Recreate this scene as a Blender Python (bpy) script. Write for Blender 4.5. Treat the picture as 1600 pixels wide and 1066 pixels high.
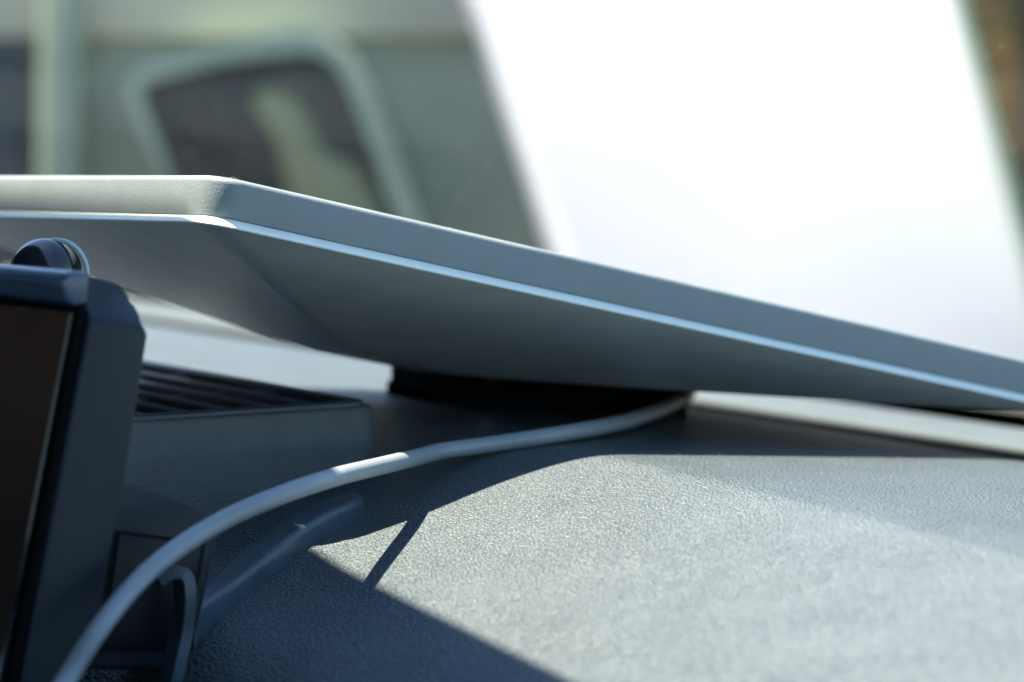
import bpy, bmesh, math, random
from mathutils import Vector, Matrix
random.seed(7)
R = math.radians
S = bpy.context.scene
for o in list(bpy.data.objects): bpy.data.objects.remove(o)
C = S.collection

# ------------------------------------------------------------------ camera
# world axes are the vehicle's: +X to its front, +Y across the dashboard, z = 0 at dashboard level
YAW = math.atan2(.535, .845)
PITCH = R(5.0)
CAM = Vector((0, 0, .1435))
FPX = 110 / 36 * 1600
cd = bpy.data.cameras.new('camera'); cam = bpy.data.objects.new('camera', cd); C.objects.link(cam)
cam.location = CAM
cam.rotation_euler = (math.pi / 2 - PITCH, 0, -YAW)
cd.lens = 110; cd.sensor_width = 36; cd.clip_start = .02; cd.clip_end = 2000
cd.dof.use_dof = True; cd.dof.focus_distance = 1.0; cd.dof.aperture_fstop = 9.6
S.camera = cam

# ------------------------------------------------------------------ sky, sun, exposure
EL = R(70); AZ = R(40)                       # azimuth from +Y towards -X
SUN = Vector((-math.sin(AZ) * math.cos(EL), math.cos(AZ) * math.cos(EL), math.sin(EL)))
w = bpy.data.worlds.new('World'); S.world = w; w.use_nodes = True
nt = w.node_tree; bg = nt.nodes['Background']
sky = nt.nodes.new('ShaderNodeTexSky'); sky.sky_type = 'NISHITA'; sky.sun_disc = False
sky.sun_elevation = EL; sky.sun_rotation = -AZ
sky.air_density = 1.0; sky.dust_density = .2; sky.ozone_density = 3
nt.links.new(sky.outputs[0], bg.inputs[0]); bg.inputs[1].default_value = .1
sl = bpy.data.lights.new('sun', 'SUN'); sl.energy = 5.0; sl.angle = R(.53); sl.color = (1, .86, .69)
so = bpy.data.objects.new('sun', sl); C.objects.link(so)
so.rotation_euler = (-SUN).to_track_quat('-Z', 'Y').to_euler()
S.view_settings.view_transform = 'Standard'; S.view_settings.look = 'None'
S.view_settings.exposure = 2.3; S.view_settings.gamma = 1
S.view_settings.use_curve_mapping = False
S.cycles.sample_clamp_indirect = 6
S.cycles.transparent_max_bounces = 8
S.cycles.max_bounces = 6; S.cycles.diffuse_bounces = 4; S.cycles.glossy_bounces = 3; S.cycles.transmission_bounces = 2
S.cycles.use_adaptive_sampling = True; S.cycles.adaptive_threshold = .012

# ------------------------------------------------------------------ helpers
RT = Vector((math.cos(YAW), -math.sin(YAW), 0))
FH = Vector((math.sin(YAW), math.cos(YAW), 0))
FW = FH * math.cos(PITCH) - Vector((0, 0, math.sin(PITCH)))
UP = FH * math.sin(PITCH) + Vector((0, 0, math.cos(PITCH)))
def ray(px, py): return FW + RT * ((px - 800) / FPX) + UP * ((533 - py) / FPX)
def at(px, py, d): return CAM + ray(px, py) * d
def onz(px, py, z):
    r = ray(px, py); return CAM + r * ((z - CAM.z) / r.z)
def ony(px, py, y):
    r = ray(px, py); return CAM + r * ((y - CAM.y) / r.y)

def mesh(name, verts, faces, mat, parent=None, smooth=True, angle=35, loc=None):
    me = bpy.data.meshes.new(name)
    me.from_pydata([tuple(v) for v in verts], [], faces); me.update()
    bm = bmesh.new(); bm.from_mesh(me); bmesh.ops.recalc_face_normals(bm, faces=bm.faces); bm.to_mesh(me); bm.free()
    return link(name, me, mat, parent, smooth, angle)
def link(name, me, mat, parent=None, smooth=True, angle=35):
    o = bpy.data.objects.new(name, me); C.objects.link(o)
    if mat: me.materials.append(mat)
    if smooth:
        for p in me.polygons: p.use_smooth = True
        if angle: me.set_sharp_from_angle(angle=R(angle))
    if parent: o.parent = parent
    return o
def from_bm(name, bm, mat, parent=None, smooth=True, angle=35):
    bmesh.ops.recalc_face_normals(bm, faces=bm.faces)
    me = bpy.data.meshes.new(name); bm.to_mesh(me); bm.free()
    return link(name, me, mat, parent, smooth, angle)
def tag(o, label, cat, group=None, kind=None):
    o['label'] = label
    if cat: o['category'] = cat
    if group: o['group'] = group
    if kind: o['kind'] = kind
    return o
def empty(name, loc=(0, 0, 0)):
    o = bpy.data.objects.new(name, None); o.empty_display_size = .02; C.objects.link(o)
    return o        # kept at the origin so that its parts carry world coordinates
def box(name, x0, x1, y0, y1, z0, z1, mat, parent=None, bev=0, seg=3):
    bm = bmesh.new(); bmesh.ops.create_cube(bm, size=1)
    for v in bm.verts:
        v.co = Vector((x0 if v.co.x < 0 else x1, y0 if v.co.y < 0 else y1, z0 if v.co.z < 0 else z1))
    if bev: bmesh.ops.bevel(bm, geom=bm.edges[:], offset=bev, segments=seg, profile=.5, affect='EDGES')
    return from_bm(name, bm, mat, parent)
def prism(name, pts, off, mat, parent=None, bev=0, seg=2, clip=True):
    """polygon of 3-D points, extruded by the vector off"""
    bm = bmesh.new()
    a = [bm.verts.new(p) for p in pts]; b = [bm.verts.new(Vector(p) + Vector(off)) for p in pts]
    bm.faces.new(a); bm.faces.new(b[::-1]); n = len(pts)
    for i in range(n): bm.faces.new((a[i], b[i], b[(i + 1) % n], a[(i + 1) % n]))
    bmesh.ops.recalc_face_normals(bm, faces=bm.faces)
    if bev: bmesh.ops.bevel(bm, geom=bm.edges[:], offset=bev, segments=seg, profile=.5, affect='EDGES', clamp_overlap=clip)
    return from_bm(name, bm, mat, parent)
def catmull(pts, n=10):
    out = []; P = [pts[0] * 2 - pts[1]] + list(pts) + [pts[-1] * 2 - pts[-2]]
    for i in range(1, len(P) - 2):
        for k in range(n):
            t = k / n; a, b, c, d = P[i - 1], P[i], P[i + 1], P[i + 2]
            out.append(.5 * ((2 * b) + (c - a) * t + (2 * a - 5 * b + 4 * c - d) * t * t + (3 * b - a - 3 * c + d) * t ** 3))
    out.append(P[-2]); return out
def tube(name, path, rad, mat, parent=None, seg=20, caps=True):
    vs, fs = [], []; n = len(path); prev = None
    for i, p in enumerate(path):
        t = (path[min(i + 1, n - 1)] - path[max(i - 1, 0)]).normalized()
        if prev is None: u = t.cross(Vector((0, 0, 1))).normalized()
        else: u = (prev - t * prev.dot(t)).normalized()
        prev = u; v = t.cross(u); r = rad(i / (n - 1)) if callable(rad) else rad
        for k in range(seg):
            a = 2 * math.pi * k / seg; vs.append(p + u * (r * math.cos(a)) + v * (r * math.sin(a)))
    for i in range(n - 1):
        for k in range(seg):
            a, b = i * seg + k, i * seg + (k + 1) % seg; fs.append((a, b, b + seg, a + seg))
    if caps: fs += [tuple(range(seg)), tuple(range((n - 1) * seg, n * seg))]
    return mesh(name, vs, fs, mat, parent, True, 50)

# ------------------------------------------------------------------ materials
TINT = (.80, 1.03, 1.2)
def pmat(name, col, rough=.5, spec=.5, metal=0, var=.0, vscale=40, bump=0, bscale=900, bdist=.0003, rvar=0):
    col = [c * k for c, k in zip(col, TINT)]
    m = bpy.data.materials.new(name); m.use_nodes = True; t = m.node_tree; b = t.nodes['Principled BSDF']
    b.inputs['Base Color'].default_value = (*col, 1); b.inputs['Roughness'].default_value = rough
    b.inputs['Specular IOR Level'].default_value = spec; b.inputs['Metallic'].default_value = metal
    tc = t.nodes.new('ShaderNodeTexCoord')
    if var:
        n = t.nodes.new('ShaderNodeTexNoise'); n.inputs['Scale'].default_value = vscale; n.inputs['Detail'].default_value = 5
        t.links.new(tc.outputs['Object'], n.inputs['Vector'])
        r = t.nodes.new('ShaderNodeMapRange'); r.inputs[1].default_value = .3; r.inputs[2].default_value = .7
        r.inputs[3].default_value = 1 - var; r.inputs[4].default_value = 1 + var
        t.links.new(n.outputs['Fac'], r.inputs[0])
        mx = t.nodes.new('ShaderNodeMix'); mx.data_type = 'RGBA'; mx.blend_type = 'MULTIPLY'; mx.inputs[0].default_value = 1
        mx.inputs[6].default_value = (*col, 1); t.links.new(r.outputs[0], mx.inputs[7]); t.links.new(mx.outputs[2], b.inputs['Base Color'])
        if rvar:
            r2 = t.nodes.new('ShaderNodeMapRange'); r2.inputs[1].default_value = .3; r2.inputs[2].default_value = .7
            r2.inputs[3].default_value = rough - rvar; r2.inputs[4].default_value = rough + rvar
            t.links.new(n.outputs['Fac'], r2.inputs[0]); t.links.new(r2.outputs[0], b.inputs['Roughness'])
    if bump:
        n = t.nodes.new('ShaderNodeTexNoise'); n.inputs['Scale'].default_value = bscale; n.inputs['Detail'].default_value = 2
        t.links.new(tc.outputs['Object'], n.inputs['Vector'])
        bp = t.nodes.new('ShaderNodeBump'); bp.inputs['Strength'].default_value = bump; bp.inputs['Distance'].default_value = bdist
        t.links.new(n.outputs['Fac'], bp.inputs['Height']); t.links.new(bp.outputs[0], b.inputs['Normal'])
    return m

def dash_mat():
    m = bpy.data.materials.new('grained_dash_vinyl'); m.use_nodes = True; t = m.node_tree; b = t.nodes['Principled BSDF']
    tc = t.nodes.new('ShaderNodeTexCoord')
    mp = t.nodes.new('ShaderNodeMapping'); mp.inputs['Scale'].default_value = (1.0, .8, 1.0); mp.inputs['Rotation'].default_value = (0, 0, R(20))
    t.links.new(tc.outputs['Object'], mp.inputs[0])
    wn = t.nodes.new('ShaderNodeTexNoise'); wn.inputs['Scale'].default_value = 260; t.links.new(mp.outputs[0], wn.inputs['Vector'])
    ad = t.nodes.new('ShaderNodeVectorMath'); ad.operation = 'MULTIPLY_ADD'; ad.inputs[1].default_value = (.0008,) * 3
    t.links.new(wn.outputs['Color'], ad.inputs[0]); t.links.new(mp.outputs[0], ad.inputs[2])
    vo = t.nodes.new('ShaderNodeTexVoronoi'); vo.feature = 'F1'; vo.inputs['Scale'].default_value = 900
    t.links.new(ad.outputs[0], vo.inputs['Vector'])
    fn = t.nodes.new('ShaderNodeTexNoise'); fn.inputs['Scale'].default_value = 2600; fn.inputs['Detail'].default_value = 2
    t.links.new(tc.outputs['Object'], fn.inputs['Vector'])
    mm = t.nodes.new('ShaderNodeMath'); mm.operation = 'MULTIPLY_ADD'; mm.inputs[1].default_value = .25
    sb = t.nodes.new('ShaderNodeMath'); sb.operation = 'SUBTRACT'; sb.inputs[0].default_value = 1
    t.links.new(vo.outputs['Distance'], sb.inputs[1])
    t.links.new(fn.outputs['Fac'], mm.inputs[0]); t.links.new(sb.outputs[0], mm.inputs[2])
    bp = t.nodes.new('ShaderNodeBump'); bp.inputs['Strength'].default_value = 1.0; bp.inputs['Distance'].default_value = .0010
    t.links.new(mm.outputs[0], bp.inputs['Height']); t.links.new(bp.outputs[0], b.inputs['Normal'])
    # colour: charcoal vinyl under an uneven film of pale dust, plus painted-in grain sparkle
    n2 = t.nodes.new('ShaderNodeTexNoise'); n2.inputs['Scale'].default_value = 34; n2.inputs['Detail'].default_value = 7; n2.inputs['Roughness'].default_value = .65
    t.links.new(tc.outputs['Object'], n2.inputs['Vector'])
    n3 = t.nodes.new('ShaderNodeTexNoise'); n3.inputs['Scale'].default_value = 1500; n3.inputs['Detail'].default_value = 1
    t.links.new(tc.outputs['Object'], n3.inputs['Vector'])
    cr = t.nodes.new('ShaderNodeMapRange'); cr.inputs[1].default_value = .3; cr.inputs[2].default_value = .7; cr.inputs[3].default_value = .25; cr.inputs[4].default_value = .75
    t.links.new(n2.outputs['Fac'], cr.inputs[0])
    c3 = t.nodes.new('ShaderNodeMapRange'); c3.inputs[1].default_value = .48; c3.inputs[2].default_value = .68; c3.inputs[3].default_value = -.18; c3.inputs[4].default_value = .55
    t.links.new(n3.outputs['Fac'], c3.inputs[0])
    sm = t.nodes.new('ShaderNodeMath'); sm.operation = 'ADD'; sm.use_clamp = True
    t.links.new(cr.outputs[0], sm.inputs[0]); t.links.new(c3.outputs[0], sm.inputs[1])
    mx = t.nodes.new('ShaderNodeMix'); mx.data_type = 'RGBA'
    mx.inputs[6].default_value = (*DASH0, 1); mx.inputs[7].default_value = (*DASH1, 1)
    t.links.new(sm.outputs[0], mx.inputs[0]); t.links.new(mx.outputs[2], b.inputs['Base Color'])
    b.inputs['Roughness'].default_value = .40; b.inputs['Specular IOR Level'].default_value = .5
    return m
DASH0 = (.034, .052, .064); DASH1 = (.071, .099, .114)

M = {}
M['dash'] = dash_mat()
M['trim'] = pmat('dark_trim_plastic', (.05, .052, .056), .45, .5, var=.15, vscale=60, bump=.35, bscale=1400, rvar=.06)
M['wedge'] = pmat('navy_trim_plastic', (.045, .058, .066), .36, .5, var=.2, vscale=70, bump=.5, bscale=1300, rvar=.06)
M['hood'] = pmat('grained_black_plastic', (.085, .078, .068), .5, .5, var=.15, vscale=50, bump=1.0, bscale=1250, bdist=.0006, rvar=.05)
M['cavity'] = pmat('black_cavity', (.006, .006, .006), .8, .2, var=.3, vscale=80)
M['black'] = pmat('matte_black_rubber', (.005, .005, .005), .9, .05, var=.2, vscale=60)
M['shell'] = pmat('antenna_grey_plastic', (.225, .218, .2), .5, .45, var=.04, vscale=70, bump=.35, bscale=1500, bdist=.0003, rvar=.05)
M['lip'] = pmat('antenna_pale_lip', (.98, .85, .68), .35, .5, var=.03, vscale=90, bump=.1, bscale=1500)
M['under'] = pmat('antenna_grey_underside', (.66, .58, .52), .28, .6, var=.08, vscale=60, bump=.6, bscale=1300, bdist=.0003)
M['cable'] = pmat('pale_grey_cable_jacket', (.245, .23, .215), .42, .5, var=.05, vscale=120, bump=.08, bscale=700)
M['device'] = pmat('slate_device_plastic', (.013, .017, .020), .5, .3, var=.08, vscale=50, bump=.15, bscale=1500)
M['bezel'] = pmat('satin_device_bezel', (.05, .072, .10), .3, .6, var=.06, vscale=50)
M['screen'] = pmat('black_screen_glass', (.008, .007, .007), .08, .8, var=.2, vscale=30)
M['ball'] = pmat('black_ball_joint', (.012, .013, .015), .18, .6, var=.2, vscale=60)
M['steel'] = pmat('pale_ring', (.45, .46, .44), .35, .5, var=.08, vscale=90)
M['palestrip'] = pmat('pale_grey_trim', (.10, .095, .085), .55, .4, var=.08, vscale=25, bump=.3, bscale=1200)
M['cowl'] = pmat('beige_cowl_paint', (.21, .165, .095), .4, .5, var=.1, vscale=20)
M['roof'] = pmat('grey_headliner', (.07, .07, .072), .9, .2, var=.1, vscale=30)
M['white'] = pmat('white_vehicle_paint', (.72, .565, .49), .8, .2, var=.02, vscale=3)
M['side'] = pmat('grey_green_vehicle_paint', (.31, .27, .165), .45, .4, var=.14, vscale=1.6)
M['frame'] = pmat('pale_window_frame', (.39, .375, .23), .5, .4, var=.06, vscale=5)
M['pane'] = pmat('dark_window_glass', (.014, .010, .004), .25, .4, var=.35, vscale=6)
M['seat'] = pmat('tan_seat_fabric', (.30, .25, .12), .8, .2, var=.15, vscale=8)
M['upper'] = pmat('pinkish_grey_vehicle_paint', (.48, .37, .24), .5, .4, var=.08, vscale=1.6)
M['pillar'] = pmat('muted_pillar_paint', (.29, .275, .165), .5, .4, var=.1, vscale=4)
M['greenedge'] = pmat('green_glass_edge', (.20, .25, .16), .4, .5, var=.1, vscale=8)
M['cover'] = pmat('dark_cover_plastic', (.004, .005, .006), .5, .3, var=.15, vscale=60)
M['darkgap'] = pmat('dark_body_gap', (.05, .05, .045), .6, .3, var=.2, vscale=5)
M['dirt'] = pmat('dry_brown_earth', (.10, .055, .022), .95, .1, var=.35, vscale=.5, bump=.5, bscale=6, bdist=.1)
M['leaf'] = pmat('dark_green_leaf', (.035, .06, .03), .6, .3, var=.4, vscale=4)
M['bark'] = pmat('grey_brown_bark', (.09, .07, .05), .9, .2, var=.3, vscale=12, bump=.5, bscale=30, bdist=.01)
M['dust'] = pmat('pale_dust', (.65, .52, .44), .9, .1, var=.2, vscale=200)
M['lint'] = pmat('pale_lint', (.6, .58, .5), .9, .1, var=.2, vscale=200)

SHADE_EDGE = .477  # below this line the glass is darkened to shade the dashboard
def glass_mat():
    m = bpy.data.materials.new('windscreen_glass'); m.use_nodes = True; t = m.node_tree; t.nodes.clear()
    out = t.nodes.new('ShaderNodeOutputMaterial')
    tr = t.nodes.new('ShaderNodeBsdfTransparent'); tr.inputs[0].default_value = (.93, .97, .94, 1)
    # lower glass darkened to cast a soft shade band on the dashboard
    tg = t.nodes.new('ShaderNodeTexCoord'); sp = t.nodes.new('ShaderNodeSeparateXYZ'); t.links.new(tg.outputs['Object'], sp.inputs[0])
    zr = t.nodes.new('ShaderNodeMapRange'); zr.inputs[1].default_value = SHADE_EDGE - .002; zr.inputs[2].default_value = SHADE_EDGE + .002
    sk = t.nodes.new('ShaderNodeMath'); sk.operation = 'MULTIPLY_ADD'; sk.inputs[1].default_value = .085
    t.links.new(sp.outputs['Y'], sk.inputs[0]); t.links.new(sp.outputs['Z'], sk.inputs[2]); t.links.new(sk.outputs[0], zr.inputs[0])
    cx = t.nodes.new('ShaderNodeMix'); cx.data_type = 'RGBA'; cx.inputs[6].default_value = (.70, .735, .715, 1); cx.inputs[7].default_value = (.95, .97, .95, 1)
    yr = t.nodes.new('ShaderNodeMapRange'); yr.inputs[1].default_value = 1.15; yr.inputs[2].default_value = 1.65; yr.inputs[4].default_value = .5
    t.links.new(sp.outputs['Y'], yr.inputs[0])
    mxx = t.nodes.new('ShaderNodeMath'); mxx.operation = 'MAXIMUM'; t.links.new(zr.outputs[0], mxx.inputs[0]); t.links.new(yr.outputs[0], mxx.inputs[1])
    t.links.new(mxx.outputs[0], cx.inputs[0]); t.links.new(cx.outputs[2], tr.inputs[0])
    gl = t.nodes.new('ShaderNodeBsdfGlossy'); gl.inputs['Roughness'].default_value = .0; gl.inputs[0].default_value = (.9, .95, .92, 1)
    lw = t.nodes.new('ShaderNodeFresnel'); lw.inputs[0].default_value = 1.22
    mx = t.nodes.new('ShaderNodeMixShader'); ml = t.nodes.new('ShaderNodeMath'); ml.operation = 'MULTIPLY'; ml.inputs[1].default_value = .18; t.links.new(lw.outputs[0], ml.inputs[0]); t.links.new(ml.outputs[0], mx.inputs[0])
    t.links.new(tr.outputs[0], mx.inputs[1]); t.links.new(gl.outputs[0], mx.inputs[2])
    # thin uneven film of dust
    df = t.nodes.new('ShaderNodeBsdfTranslucent'); df.inputs[0].default_value = (.55, .55, .5, 1)
    tc = t.nodes.new('ShaderNodeTexCoord'); n = t.nodes.new('ShaderNodeTexNoise'); n.inputs['Scale'].default_value = 9; n.inputs['Detail'].default_value = 6
    t.links.new(tc.outputs['Object'], n.inputs['Vector'])
    r = t.nodes.new('ShaderNodeMapRange'); r.inputs[1].default_value = .35; r.inputs[2].default_value = .75; r.inputs[3].default_value = .001; r.inputs[4].default_value = .011
    t.links.new(n.outputs['Fac'], r.inputs[0])
    m2 = t.nodes.new('ShaderNodeMixShader'); t.links.new(r.outputs[0], m2.inputs[0])
    t.links.new(mx.outputs[0], m2.inputs[1]); t.links.new(df.outputs[0], m2.inputs[2])
    t.links.new(m2.outputs[0], out.inputs[0])
    return m
M['glass'] = glass_mat()

# ------------------------------------------------------------------ the setting: ground, bank, roof, dashboard
gv = [(-400, -400, -1.25), (400, -400, -1.25), (400, 400, -1.25), (-400, 400, -1.25)]
g = mesh('ground', gv, [(0, 1, 2, 3)], M['dirt'], smooth=False); g['kind'] = 'structure'
bv, bf = [], []                                                    # earth bank beyond the vehicle
for i in range(41):
    for j in range(13):
        x = -14 + i * .9; s = j / 12
        n = .25 * math.sin(i * .9 + j) + .2 * math.sin(i * .37 + 2 * j)
        p = CAM + RT * x + FH * (19 + s * 2.6 + n * .6); p.z = -1.3 + 6.0 * s ** .9 + n * .25
        bv.append(p)
for i in range(40):
    for j in range(12):
        a = i * 13 + j; bf.append((a, a + 13, a + 14, a + 1))
bk = mesh('earth_bank', bv, bf, M['dirt'], angle=0); bk['kind'] = 'structure'

PROF = [(.30, -.30), (.325, -.20), (.352, -.125), (.376, -.078), (.398, -.047), (.424, -.0262), (.46, -.0145), (.478, -.009), (.513, -.002),
        (.545, .0055), (.572, .0103), (.592, .0118), (.617, .0102), (.682, .005), (.737, .0005), (.782, -.0035), (.805, -.0085), (.825, -.017), (.838, -.028), (.842, -.05)]
def prof_curve():
    pts = [Vector((x, 0, z)) for x, z in PROF]; return catmull(pts, 8)
PC = prof_curve()
def dash_z(x):
    for a, b in zip(PC, PC[1:]):
        if a.x <= x <= b.x: return a.z + (b.z - a.z) * (x - a.x) / max(b.x - a.x, 1e-6)
    return -.02
vs, fs = [], []; ys = [-.3 + .1 * k for k in range(30)]
for y in ys:
    for p in PC: vs.append((p.x, y, p.z))
n = len(PC)
for j in range(len(ys) - 1):
    for i in range(n - 1):
        a = j * n + i; fs.append((a, a + 1, a + n + 1, a + n))
d = mesh('dashboard_top', vs, fs, M['dash'], angle=0); d['kind'] = 'structure'
d['label'] = 'grained charcoal dashboard top, dusty and sunlit, running under the antenna'
tray = box('dashboard_gutter', .862, 1.10, -.3, 2.6, -.09, -.055, M['cavity']); tray['kind'] = 'structure'
gk = box('gap_shade_strip', .872, .905, -.3, 2.6, -.054, -.0225, M['black'], bev=.002); tag(gk, 'thin black strip standing in for the shaded gap below the pale trim strip', 'shaded gap')  # added black strip that paints the shade of the gap under the trim
st = box('pale_dashboard_strip', .888, .936, -.3, 2.6, -.0222, -.0170, M['palestrip'], bev=.0025, seg=4); 
tag(st, 'pale grey sunlit trim strip at the foot of the windscreen', 'trim strip')

# roof over the front seats: its front edge throws the shade over the rear of the dashboard
ZH = .50; XH = .465 - .234 * (ZH + .015)
ry = [(-.9, .285), (.5, .285), (.62, .2996), (.8, .3243), (.98, .3500), (1.03, .3602), (2.7, .3602)]     # plan of the roof's front edge
rv, rfc = [], []
for y, x in ry:
    for dx, z in ((0, 0), (-.1, .03), (None, .06), (None, .11), (-.1, .08), (-.012, .03)):
        rv.append((-1.6 if dx is None else x + dx, y, ZH + z))
for j in range(len(ry) - 1):
    for k in range(6): rfc.append((j * 6 + k, j * 6 + (k + 1) % 6, j * 6 + 6 + (k + 1) % 6, j * 6 + 6 + k))
rfc += [tuple(range(6)), tuple(range(len(rv) - 6, len(rv)))]
rf = mesh('car_roof', rv, rfc, M['roof'])
rf['kind'] = 'structure'

# the cabin round the camera: floor, doors, seat row and bulkhead (unseen, added to keep the low light out)
M['cabin'] = pmat('dark_cabin_carpet', (.03, .03, .032), .95, .1, var=.2, vscale=20)
M['leather'] = pmat('brown_seat_leather', (.24, .11, .07), .5, .4, var=.75, vscale=4)
for nm, b_, mt in (('cabin_floor', (-1.6, 1.12, -.9, 2.7, -.80, -.76), 'cabin'), ('cabin_bulkhead', (1.10, 1.14, -.9, 2.7, -.76, -.06), 'cabin'),
                   ('lower_dashboard', (.24, .30, -.3, 2.6, -.76, -.295), 'cabin'), ('near_door', (-1.6, .62, -.9, -.84, -.76, .12), 'cabin')):
    q = box(nm, *b_, M[mt], bev=.01, seg=2); q['kind'] = 'structure'

q = prism('far_door_reflector', [Vector((-1.6, 2.62, -.76)), Vector((1.04, 2.62, -.76)), Vector((1.04, 2.62, -.07)), Vector((.33, 2.62, .50)), Vector((.2, 2.62, .57)), Vector((-1.6, 2.62, .60))], (0, .06, 0), M['leather']); q['kind'] = 'structure'  # unseen; closed up to the roof and browned to shape the screen's reflection
q = prism('seat_row', [Vector((-.72, -.84, -.5)), Vector((-1.02, -.84, .22)), Vector((-1.14, -.84, .22)), Vector((-.95, -.84, -.5))], (0, 3.44, 0), M['leather'], bev=.02, seg=3); q['kind'] = 'structure'
# windscreen
GX0, GZ0 = 1.095, -.050
ws = empty('windscreen')
gsx = Vector((XH - GX0, 0, ZH + .012 - GZ0)) * 1.12; gn = gsx.cross(Vector((0, 1, 0))).normalized()
gv, gf = [], []
for j in range(2):
    for i in range(2):
        gv.append(Vector((GX0, -.9 + 3.6 * j, GZ0)) + gsx * i)
pane = mesh('glass_pane', gv, [(0, 1, 3, 2)], M['glass'], ws, smooth=False)
tag(ws, 'raked dusty windscreen glass behind the antenna', 'windscreen')
# printed dot band along the lower edge
vs, fs = [], []
gdir = gsx.normalized()
q0 = [Vector((GX0, y, GZ0)) + gdir * w_ - gn * .0010 for y, w_ in ((-.9, 0), (2.7, 0), (2.7, .026), (-.9, .026))]
prism('black_edge_band', q0, gn * -.0006, M['black'], ws)
for row in range(3):
    for k in range(330):
        c = Vector((GX0, .5 + k * .0055 + (.00275 if row % 2 else 0), GZ0)) + gdir * (.029 + row * .006) - gn * .0012
        r = .0021 - row * .0004; b0 = len(vs)
        for q in range(8):
            a = q * math.pi / 4; vs.append(c + Vector((0, 1, 0)) * r * math.cos(a) + gdir * r * math.sin(a))
        fs.append(tuple(range(b0, b0 + 8)))
mesh('printed_dot_band', vs, fs, M['black'], ws, smooth=False)['kind'] = 'stuff'

cw = prism('cowl_panel', [Vector((1.09, -.5, -.05)), Vector((1.16, -.5, -.043)), Vector((1.25, -.5, -.055)), Vector((1.33, -.5, -.11)), Vector((1.33, -.5, -.16)), Vector((1.09, -.5, -.16))],
           (0, 3.2, 0), M['cowl'], bev=.006)
tag(cw, 'beige sunlit cowl panel outside the foot of the windscreen', 'cowl')

# ------------------------------------------------------------------ satellite antenna
TILT = R(12.6)
CO = at(338, 272, 1.0)
AX = Vector((math.cos(TILT), 0, -math.sin(TILT)))
AY = Vector((0, 1, -.030)).normalized(); AN = AX.cross(AY).normalized()
LX, LY = .385, .262
def ring(off, wz, k=0.0, rad=.011, seg=8):
    """rounded rectangle, grown by off, shrunk to 1-k about its centre, at depth wz"""
    out = []; hx, hy = (LX / 2) * (1 - k) + off, (LY / 2) * (1 - k) + off
    r = max((rad + off) * (1 - k), .0015)
    for cx, cy, a0 in ((1, 1, 0), (-1, 1, 90), (-1, -1, 180), (1, -1, 270)):
        for q in range(seg + 1):
            a = R(a0 + 90 * q / seg)
            x = cx * (hx - r) + r * math.cos(a); y = cy * (hy - r) + r * math.sin(a)
            out.append(CO + AX * (LX / 2 + x - .048 * k) + AY * (LY / 2 + y) + AN * wz)
    return out
def loft(name, rings, mat, parent, cap0=True, cap1=True, angle=30):
    vs, fs = [], []; n = len(rings[0])
    for r in rings: vs += r
    for i in range(len(rings) - 1):
        for k in range(n): fs.append((i * n + k, i * n + (k + 1) % n, (i + 1) * n + (k + 1) % n, (i + 1) * n + k))
    if cap0: fs.append(tuple(range(n)))
    if cap1: fs.append(tuple(range((len(rings) - 1) * n, len(rings) * n)))
    return mesh(name, vs, fs, mat, parent, True, angle)
ant = empty('satellite_antenna')
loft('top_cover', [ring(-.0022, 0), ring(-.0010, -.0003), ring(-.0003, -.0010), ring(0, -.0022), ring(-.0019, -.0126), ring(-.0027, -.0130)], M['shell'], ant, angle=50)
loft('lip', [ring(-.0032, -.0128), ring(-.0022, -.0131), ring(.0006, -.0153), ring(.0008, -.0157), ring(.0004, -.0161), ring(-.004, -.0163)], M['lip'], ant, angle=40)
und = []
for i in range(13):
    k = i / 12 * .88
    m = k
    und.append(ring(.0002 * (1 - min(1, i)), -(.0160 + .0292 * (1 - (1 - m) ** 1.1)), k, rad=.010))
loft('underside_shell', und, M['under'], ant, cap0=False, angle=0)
def foot(px0, px1, y0, y1, ztop, zt2):
    xa = ony(px0, 600, y1).x; xb = ony(px1, 600, y0).x
    pts = [Vector((xa, y0, -.004)), Vector((xb, y0, -.004)), Vector((xb, y0, zt2)), Vector((xa, y0, ztop))]
    return prism('stand_foot', pts, (0, y1 - y0, 0), M['black'], ant, bev=.003, seg=3)
box('stand_base', ony(607, 600, 1.125).x, ony(1076, 600, 1.055).x, 1.055, 1.128, -.006, .0135, M['black'], ant, bev=.002)
foot(607, 763, 1.085, 1.125, .046, .034)
foot(769, 1076, 1.06, 1.10, .032, .020)
tag(ant, 'flat pale grey rectangular satellite antenna tilted on the dashboard', 'antenna')

# ------------------------------------------------------------------ grille box (speaker and vent housing)
hb = empty('dashboard_vent_housing')
HX0, HX1, HY0, HY1, HZ = .36, .5465, .947, 1.30, .0268
bm = bmesh.new()
def rrect(x0, x1, y0, y1, r, z, seg=8):
    out = []
    for cx, cy, a0 in ((x1 - r, y1 - r, 0), (x0 + r, y1 - r, 90), (x0 + r, y0 + r, 180), (x1 - r, y0 + r, 270)):
        for q in range(seg + 1):
            a = R(a0 + 90 * q / seg); out.append(Vector((cx + r * math.cos(a), cy + r * math.sin(a), z)))
    return out
def loft2(name, rings, mat, parent, cap0=False, cap1=False, angle=35):
    vs, fs = [], []; n = len(rings[0])
    for r in rings: vs += r
    for i in range(len(rings) - 1):
        for k in range(n): fs.append((i * n + k, i * n + (k + 1) % n, (i + 1) * n + (k + 1) % n, (i + 1) * n + k))
    if cap0: fs.append(tuple(range(n)))
    if cap1: fs.append(tuple(range((len(rings) - 1) * n, len(rings) * n)))
    return mesh(name, vs, fs, mat, parent, True, angle)
e = .0028
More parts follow.
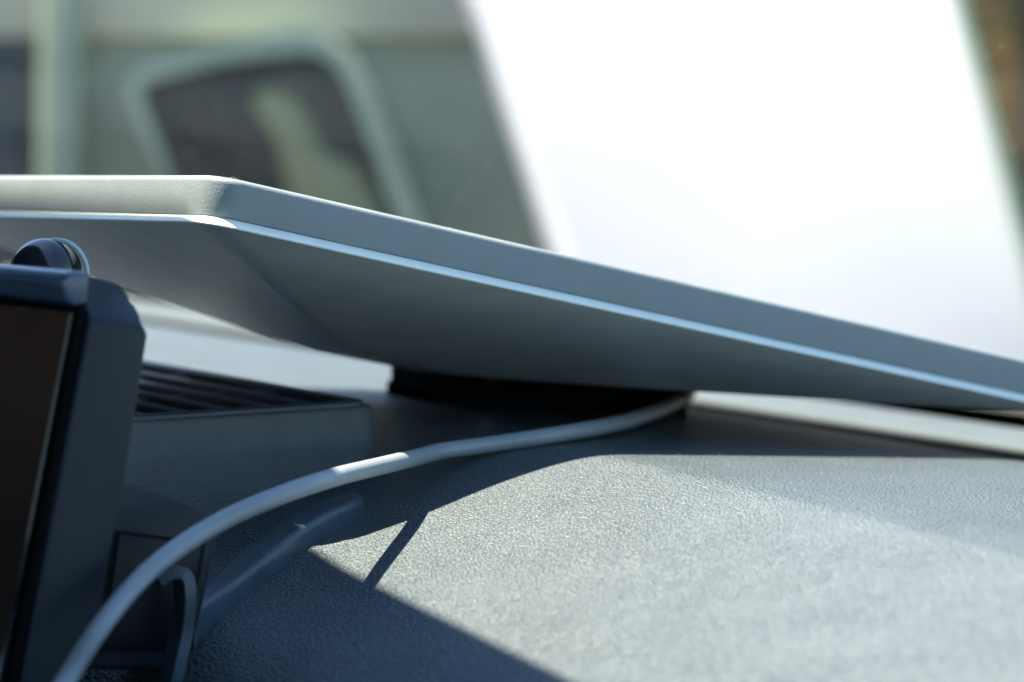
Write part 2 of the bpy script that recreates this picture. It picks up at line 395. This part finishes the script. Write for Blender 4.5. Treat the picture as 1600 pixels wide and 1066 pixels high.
loft2('housing_wall', [rrect(HX0 - e, HX1 + e, HY0 - e, HY1 + e, .012, -.06), rrect(HX0, HX1, HY0, HY1, .011, HZ - .0035), rrect(HX0 + .0004, HX1 - .0004, HY0 + .0004, HY1 - .0004, .0108, HZ - .0022),
                       rrect(HX0 + .0014, HX1 - .0014, HY0 + .0014, HY1 - .0014, .010, HZ - .0016), rrect(HX0 + .003, HX1 - .003, HY0 + .003, HY1 - .003, .009, HZ - .0016), rrect(HX0 + .003, HX1 - .003, HY0 + .003, HY1 - .003, .009, HZ - .02)], M['hood'], hb, angle=45)
loft2('housing_floor', [rrect(HX0 + .0028, HX1 - .0028, HY0 + .0028, HY1 - .0028, .009, HZ - .019), rrect(HX0 + .003, HX1 - .003, HY0 + .003, HY1 - .003, .009, HZ - .0185)], M['cavity'], hb, cap1=True)
# grille: rim + slats that run across the dashboard + cross bars
loft2('grille_rim', [rrect(HX0 + .0032, HX1 - .0032, HY0 + .0032, HY1 - .0032, .0085, HZ - .004), rrect(HX0 + .0032, HX1 - .0032, HY0 + .0032, HY1 - .0032, .0085, HZ - .0005), rrect(HX0 + .0038, HX1 - .0038, HY0 + .0038, HY1 - .0038, .008, HZ),
                     rrect(HX0 + .0085, HX1 - .0085, HY0 + .0085, HY1 - .0085, .004, HZ), rrect(HX0 + .009, HX1 - .009, HY0 + .009, HY1 - .009, .0038, HZ - .0005), rrect(HX0 + .009, HX1 - .009, HY0 + .009, HY1 - .009, .0038, HZ - .004)], M['trim'], hb, angle=40)
npitch = .0162; x = HX1 - .009 - npitch; first = None
while x > HX0 + .012:
    if first is None:
        first = box('slat', -.0034, .0034, HY0 + .0091, HY1 - .0091, HZ - .0045, HZ - .0002, M['trim'], hb, bev=.0006, seg=2); first.location.x = x
    else:
        c = first.copy(); C.objects.link(c); c.parent = hb; c.location.x = x
    x -= npitch
for y in (1.012, 1.082, 1.152, 1.222):
    box('cross_bar', HX0 + .0091, HX1 - .0091, y - .0018, y + .0018, HZ - .0056, HZ - .0012, M['trim'], hb, bev=.0005, seg=1)
tag(hb, 'low black grained housing with a slotted grille on its top', 'vent housing')

# dark wedge of trim lying at the foot of the housing
wp = [onz(300, 905, -.012), onz(345, 872, -.010), onz(455, 814, -.004), onz(545, 781, 0), onz(566, 783, 0), onz(560, 800, -.002), onz(470, 850, -.008), onz(330, 931, -.016), onz(300, 948, -.018)]
cpt = sum(wp, Vector()) / len(wp)
def wring(k, h):
    out = []
    for p in wp2:
        q = p + (cpt - p) * k; out.append(Vector((q.x, q.y, max(dash_z(q.x), -.02 + (q.x - .445) * .16) + h)))
    return out
wp2 = catmull(wp + [wp[0]], 4)[:-1]
wd = loft2('trim_wedge', [wring(0, -.006), wring(0, .0030), wring(.02, .0046), wring(.07, .0060), wring(.16, .0068), wring(.4, .0074), wring(.8, .0076)], M['wedge'], None, cap1=True, angle=0)
tag(wd, 'narrow dark blue plastic wedge lying along the foot of the vent housing', 'trim')

# ------------------------------------------------------------------ display seen from its edge
dv = empty('dashboard_display')
DY = .80
def dp(px, py): return ony(px, py, DY)
top = [dp(143, 428), dp(204, 443), dp(222, 452), dp(233, 466), dp(237, 488)]; nt_ = len(top)
side = [dp(234, 516), dp(196, 760), dp(142, 1020), dp(110, 1180), dp(8, 1180), dp(32, 1066), dp(96, 720), dp(139, 498)]
IN = Vector((0, .012, 0)); BACK = Vector((0, .26, -.004))
near = [p + IN for p in top] + side; n = len(near)
vs = near + [p + BACK for p in near]
fs = [tuple(range(nt_ + 1)) + (n - 1,), tuple(range(nt_, n)), tuple(range(2 * n - 1, n - 1, -1))] + [(i, n + i, n + (i + 1) % n, (i + 1) % n) for i in range(n)]
bm = bmesh.new(); bvs = [bm.verts.new(v) for v in vs]
for f in fs: bm.faces.new([bvs[i] for i in f])
bmesh.ops.recalc_face_normals(bm, faces=bm.faces)
bmesh.ops.bevel(bm, geom=bm.edges[:], offset=.0018, segments=3, profile=.5, affect='EDGES', clamp_overlap=True)
from_bm('back_shell', bm, M['device'], dv, angle=25)
fb = [dp(137, 478), dp(92, 745), dp(28, 1066), dp(4, 1180), dp(-8, 1180), dp(14, 1066), dp(78, 745), dp(122, 484)]
prism('black_bezel', fb, BACK, M['black'], dv, bev=.0012, seg=2)
tt = [dp(141, 425), dp(138, 474), dp(116, 480), dp(100, 470), dp(94, 440), dp(110, 424)]
prism('top_trim', tt, BACK, M['bezel'], dv, bev=.0012, seg=3)
a = dp(121, 488); b_ = dp(-11, 1170)
gpts = [a + Vector((0, .0015, 0)), a + Vector((0, .25, -.004)), b_ + Vector((0, .25, -.004)), b_ + Vector((0, .0015, 0))]
prism('screen_glass', [p + Vector((-.0004, 0, 0)) for p in gpts], (-.0016, 0, 0), M['screen'], dv, bev=.0002, seg=1)
tag(dv, 'dark tablet-like dashboard display seen from its edge, screen facing left', 'display')

# ball joint behind the top of the display
bj = empty('ball_joint_mount')
bc = at(70, 428, .985)
bm = bmesh.new(); bmesh.ops.create_uvsphere(bm, u_segments=40, v_segments=24, radius=.0112)
for v in bm.verts: v.co += bc
from_bm('ball', bm, M['ball'], bj, angle=0)
rp = []
for k in range(49):
    a = 2 * math.pi * k / 48; dirv = (RT * .35 + FH * .94).normalized(); u = dirv.cross(Vector((0, 0, 1))).normalized()
    rp.append(bc + RT * .0040 + (u * math.cos(a) + Vector((0, 0, 1)) * math.sin(a)) * .0106)
tube('ring', rp, .0008, M['steel'], bj, seg=10, caps=False)
tube('socket', [bc + FH * .002, bc + FH * .008, bc + FH * .03], lambda t: .0104 - .003 * t, M['black'], bj, seg=28)
tube('arm', [bc + Vector((0, .012, -.006)), bc + Vector((0, .02, -.04)), bc + Vector((.004, .03, -.13))], .006, M['black'], bj, seg=20)
tag(bj, 'small glossy black ball joint peeking over the display top', 'ball joint')

# bracket under the display
bk_ = empty('mounting_bracket')
BY = .832
def bp_(px, py, dy=0): return ony(px, py, BY + dy)
out_ = [bp_(120, 742), bp_(196, 755), bp_(262, 771), bp_(334, 802), bp_(344, 832), bp_(322, 930), bp_(300, 1026), bp_(284, 1046), bp_(130, 1046), bp_(100, 1046)]
prism('bracket_frame', out_, (0, .03, -.001), M['device'], bk_, bev=.0016, seg=3)
rec = [bp_(178, 828), bp_(320, 846), bp_(312, 900), bp_(288, 1010), bp_(278, 1020), bp_(150, 1020), bp_(158, 960)]
prism('recess_groove', [p + Vector((0, -.0004, 0)) for p in rec], (0, .004, 0), M['cavity'], bk_, bev=0)
rec2 = [bp_(184, 834), bp_(313, 850), bp_(305, 900), bp_(281, 1003), bp_(272, 1012), bp_(158, 1012), bp_(166, 955)]
prism('cover_panel', [p + Vector((0, -.0011, 0)) for p in rec2], (0, .003, 0), M['cover'], bk_, bev=.0006)
cl = [bp_(240, 905, -.008), bp_(262, 893, -.009), bp_(283, 897, -.010), bp_(289, 930, -.011), bp_(284, 985, -.011), bp_(272, 1040, -.012), bp_(258, 1110, -.012), bp_(250, 1160, -.012)]
cpath = catmull(cl, 8)
vs, fs = [], []
for i, p in enumerate(cpath):
    t = (cpath[min(i + 1, len(cpath) - 1)] - cpath[max(i - 1, 0)]).normalized(); u = t.cross(Vector((0, 1, 0))).normalized()
    for sx, sy in ((-1, -1), (1, -1), (1, 1), (-1, 1)): vs.append(p + u * (.0018 * sx) + Vector((0, .004 * sy, 0)))
for i in range(len(cpath) - 1):
    for k in range(4): fs.append((i * 4 + k, i * 4 + (k + 1) % 4, i * 4 + 4 + (k + 1) % 4, i * 4 + 4 + k))
fs += [(0, 1, 2, 3), tuple(range(len(vs) - 4, len(vs)))]
cm = mesh('clip_arm', vs, fs, M['wedge'], bk_, True, 30)
tag(bk_, 'dark slate bracket with a square cover and curved clip under the cable', 'bracket')

# ------------------------------------------------------------------ cable
cp = [onz(40, 1170, -.034), onz(102, 1066, -.0215), onz(150, 990, -.010), onz(205, 920, -.001), onz(265, 866, .006), onz(345, 815, .0125), onz(430, 777, .0175), onz(515, 748, .0195),
      onz(600, 727, .0170), onz(655, 714, .0140), onz(690, 705, .0135), onz(770, 694, .0135), onz(870, 679, .0150), onz(960, 663, .0125), onz(1020, 645, .0085), onz(1058, 628, .0055), at(1078, 612, 1.36), at(1082, 585, 1.38)]
cb = tube('power_cable', catmull(cp, 10), .0029, M['cable'], None, seg=24)
tag(cb, 'pale grey round cable curving from the display to the antenna', 'cable')

# ------------------------------------------------------------------ dust and lint
vs, fs = [], []
def speck(c, r):
    b0 = len(vs); u = Vector((0, 1, 0)); t = gdir
    for a, q, h in ((1, 0, 0), (0, 1, 0), (-1, 0, 0), (0, -1, 0), (0, 0, 1)): vs.append(c + u * (a * r) + t * (q * r * random.uniform(.6, 1.3)) - gn * (h * r * .5))
    for k in range(4): fs.append((b0 + k, b0 + (k + 1) % 4, b0 + 4))
for k in range(5200):
    s = random.uniform(.02, .98); y = random.uniform(.0, 1.9)
    r = random.choice((.0003, .0004, .0005, .0006, .0009)) * random.uniform(.7, 1.2)
    speck(Vector((GX0, y, GZ0)) + gsx * s - gn * .0004, r)
mesh('windscreen_dust', vs, fs, M['dust'], ws, smooth=False)['kind'] = 'stuff'
lint = bpy.data.meshes.new('lint'); vs, fs = [], []
def fibre(p, ln, r=.00009):
    a = random.uniform(0, 6.28); dirv = Vector((math.cos(a), math.sin(a), random.uniform(-.1, .5))); pts = []
    side = Vector((-math.sin(a), math.cos(a), .2)) * random.uniform(-1, 1)
    for k in range(6):
        t = k / 5; pts.append(p + dirv * ln * t + side * ln * .6 * t * t)
    for i, q in enumerate(pts):
        t = (pts[min(i + 1, 5)] - pts[max(i - 1, 0)]).normalized(); u = t.cross(Vector((0, 0, 1))).normalized(); v = t.cross(u)
        for s in range(3): vs.append(q + u * r * math.cos(s * 2.09) + v * r * math.sin(s * 2.09))
    b0 = len(vs) - 18
    for i in range(5):
        for s in range(3): fs.append((b0 + i * 3 + s, b0 + i * 3 + (s + 1) % 3, b0 + i * 3 + 3 + (s + 1) % 3, b0 + i * 3 + 3 + s))
for k in range(110):
    x = random.uniform(.40, .80); y = random.uniform(.62, .95)
    if HX0 - .01 < x < HX1 + .01 and y > HY0 - .01: continue
    fibre(Vector((x, y, dash_z(x) + .0002)), random.uniform(.0004, .0014), .00005)
for k in range(26):
    uu = random.uniform(0, .35); fibre(CO + AX * uu + AY * .003 - AN * .0001, random.uniform(.0008, .0026), .00006)
for k in range(60):
    p = random.choice(wp); q = p + (cpt - p) * random.uniform(.1, 1)
    fibre(Vector((q.x, q.y, dash_z(q.x) + .0046)), random.uniform(.0006, .002), .00006)
lo_ = mesh('lint', vs, fs, M['lint'], None, smooth=False)
tag(lo_, 'tiny pale lint fibres and dust scattered over the dashboard', None, kind='stuff'); lo_['category'] = 'lint'

# ------------------------------------------------------------------ vehicle beyond the windscreen
pv = empty('parked_vehicle')
def bg(pts, d0, d1=None):
    """points (px, py) on a plane d0 metres off at py = 0 and d1 at py = 600"""
    d1 = d0 if d1 is None else d1
    return [at(x, y, d0 + (d1 - d0) * y / 600) for x, y in pts]
prism('white_body_panel', bg([(688, -160), (1458, -160), (1500, 0), (1600, 385), (1690, 760), (1010, 760), (868, 390), (740, 0)], 4.40, 4.25), FH * .08 - Vector((0, 0, .05)), M['white'], pv, bev=.015)
prism('green_edge_trim', bg([(1456, -160), (1469, -160), (1511, 0), (1610, 385), (1701, 760), (1688, 760), (1598, 385), (1498, 0)], 4.385, 4.235), FH * .05, M['greenedge'], pv, bev=.008)
prism('cab_side', bg([(-500, -400), (1100, -400), (1100, 900), (-500, 900)], 5.2), FH * .1, M['side'], pv)
prism('cab_upper', bg([(-500, -400), (1100, -400), (1100, 60), (-500, 60)], 5.17), FH * .03, M['upper'], pv, bev=.01)
prism('door_pillar', bg([(62, -400), (128, -400), (128, 900), (52, 900)], 5.12), FH * .08, M['pillar'], pv, bev=.02)
prism('dark_opening', bg([(-400, 70), (36, 70), (36, 900), (-400, 900)], 5.15), FH * .04, M['darkgap'], pv)
outer = [(196, 150), (204, 116), (236, 98), (330, 72), (430, 52), (478, 46), (516, 60), (548, 88), (570, 130), (612, 232), (650, 340), (720, 520), (360, 520), (285, 340)]
inner = [(218, 150), (224, 132), (250, 122), (336, 100), (430, 86), (482, 82), (512, 92), (534, 116), (550, 150), (586, 245), (620, 340), (688, 520), (362, 520), (286, 340)]
bm = bmesh.new(); do = 5.05
for lay in (0, 1):
    pass
vo = [bm.verts.new(p) for p in bg(outer, do)]; vi = [bm.verts.new(p) for p in bg(inner, do)]
vo2 = [bm.verts.new(v.co + FH * .12) for v in vo]; vi2 = [bm.verts.new(v.co + FH * .12) for v in vi]
n = len(vo)
for i in range(n):
    j = (i + 1) % n
    bm.faces.new((vo[i], vo[j], vi[j], vi[i])); bm.faces.new((vo2[i], vi2[i], vi2[j], vo2[j]))
    bm.faces.new((vo[i], vo2[i], vo2[j], vo[j])); bm.faces.new((vi[i], vi[j], vi2[j], vi2[i]))
from_bm('window_frame', bm, M['frame'], pv)
prism('window_pane', bg(inner, 5.11), FH * .02, M['pane'], pv)
prism('seat_back', bg([(384, 150), (420, 134), (462, 146), (490, 200), (512, 240), (560, 256), (600, 330), (640, 520), (480, 520), (455, 330), (430, 220)], 5.085), FH * .06, M['seat'], pv, bev=.02)
prism('seat_bolster', bg([(470, 330), (600, 330), (640, 520), (480, 520)], 5.06), FH * .05, M['seat'], pv, bev=.02)
tag(pv, 'blurred pale vehicle with a framed window and a white sunlit panel outside', 'vehicle')

# shrub on the bank
tr = empty('shrub')
tb = at(1590, 60, 14)
tube('trunk', catmull([Vector((tb.x, tb.y, -1.25)), tb + Vector((.05, .05, -1.2)), tb + Vector((.1, 0, -.4)), tb + Vector((.15, .1, .5))], 6), lambda t: .09 - .05 * t, M['bark'], tr, seg=12)
vs, fs = [], []
for k in range(2600):
    u = Vector((random.gauss(0, 1), random.gauss(0, 1), random.gauss(0, 1))).normalized() * random.random() ** .4
    c = tb + Vector((.25, -.1, .42)) + Vector((u.x * .62, u.y * .6, u.z * .55)) * (1 + .25 * math.sin(u.x * 7 + u.z * 5))
    a = Vector((random.uniform(-1, 1), random.uniform(-1, 1), random.uniform(-1, 1))).normalized(); b_ = a.cross(Vector((.3, .2, 1))).normalized()
    s = random.uniform(.025, .05); b0 = len(vs)
    vs += [c - a * s, c + b_ * s * .5, c + a * s, c - b_ * s * .5]; fs.append((b0, b0 + 1, b0 + 2, b0 + 3))
mesh('crown', vs, fs, M['leaf'], tr, smooth=False)
tag(tr, 'dark green shrub at the top right edge beyond the glass', 'shrub')
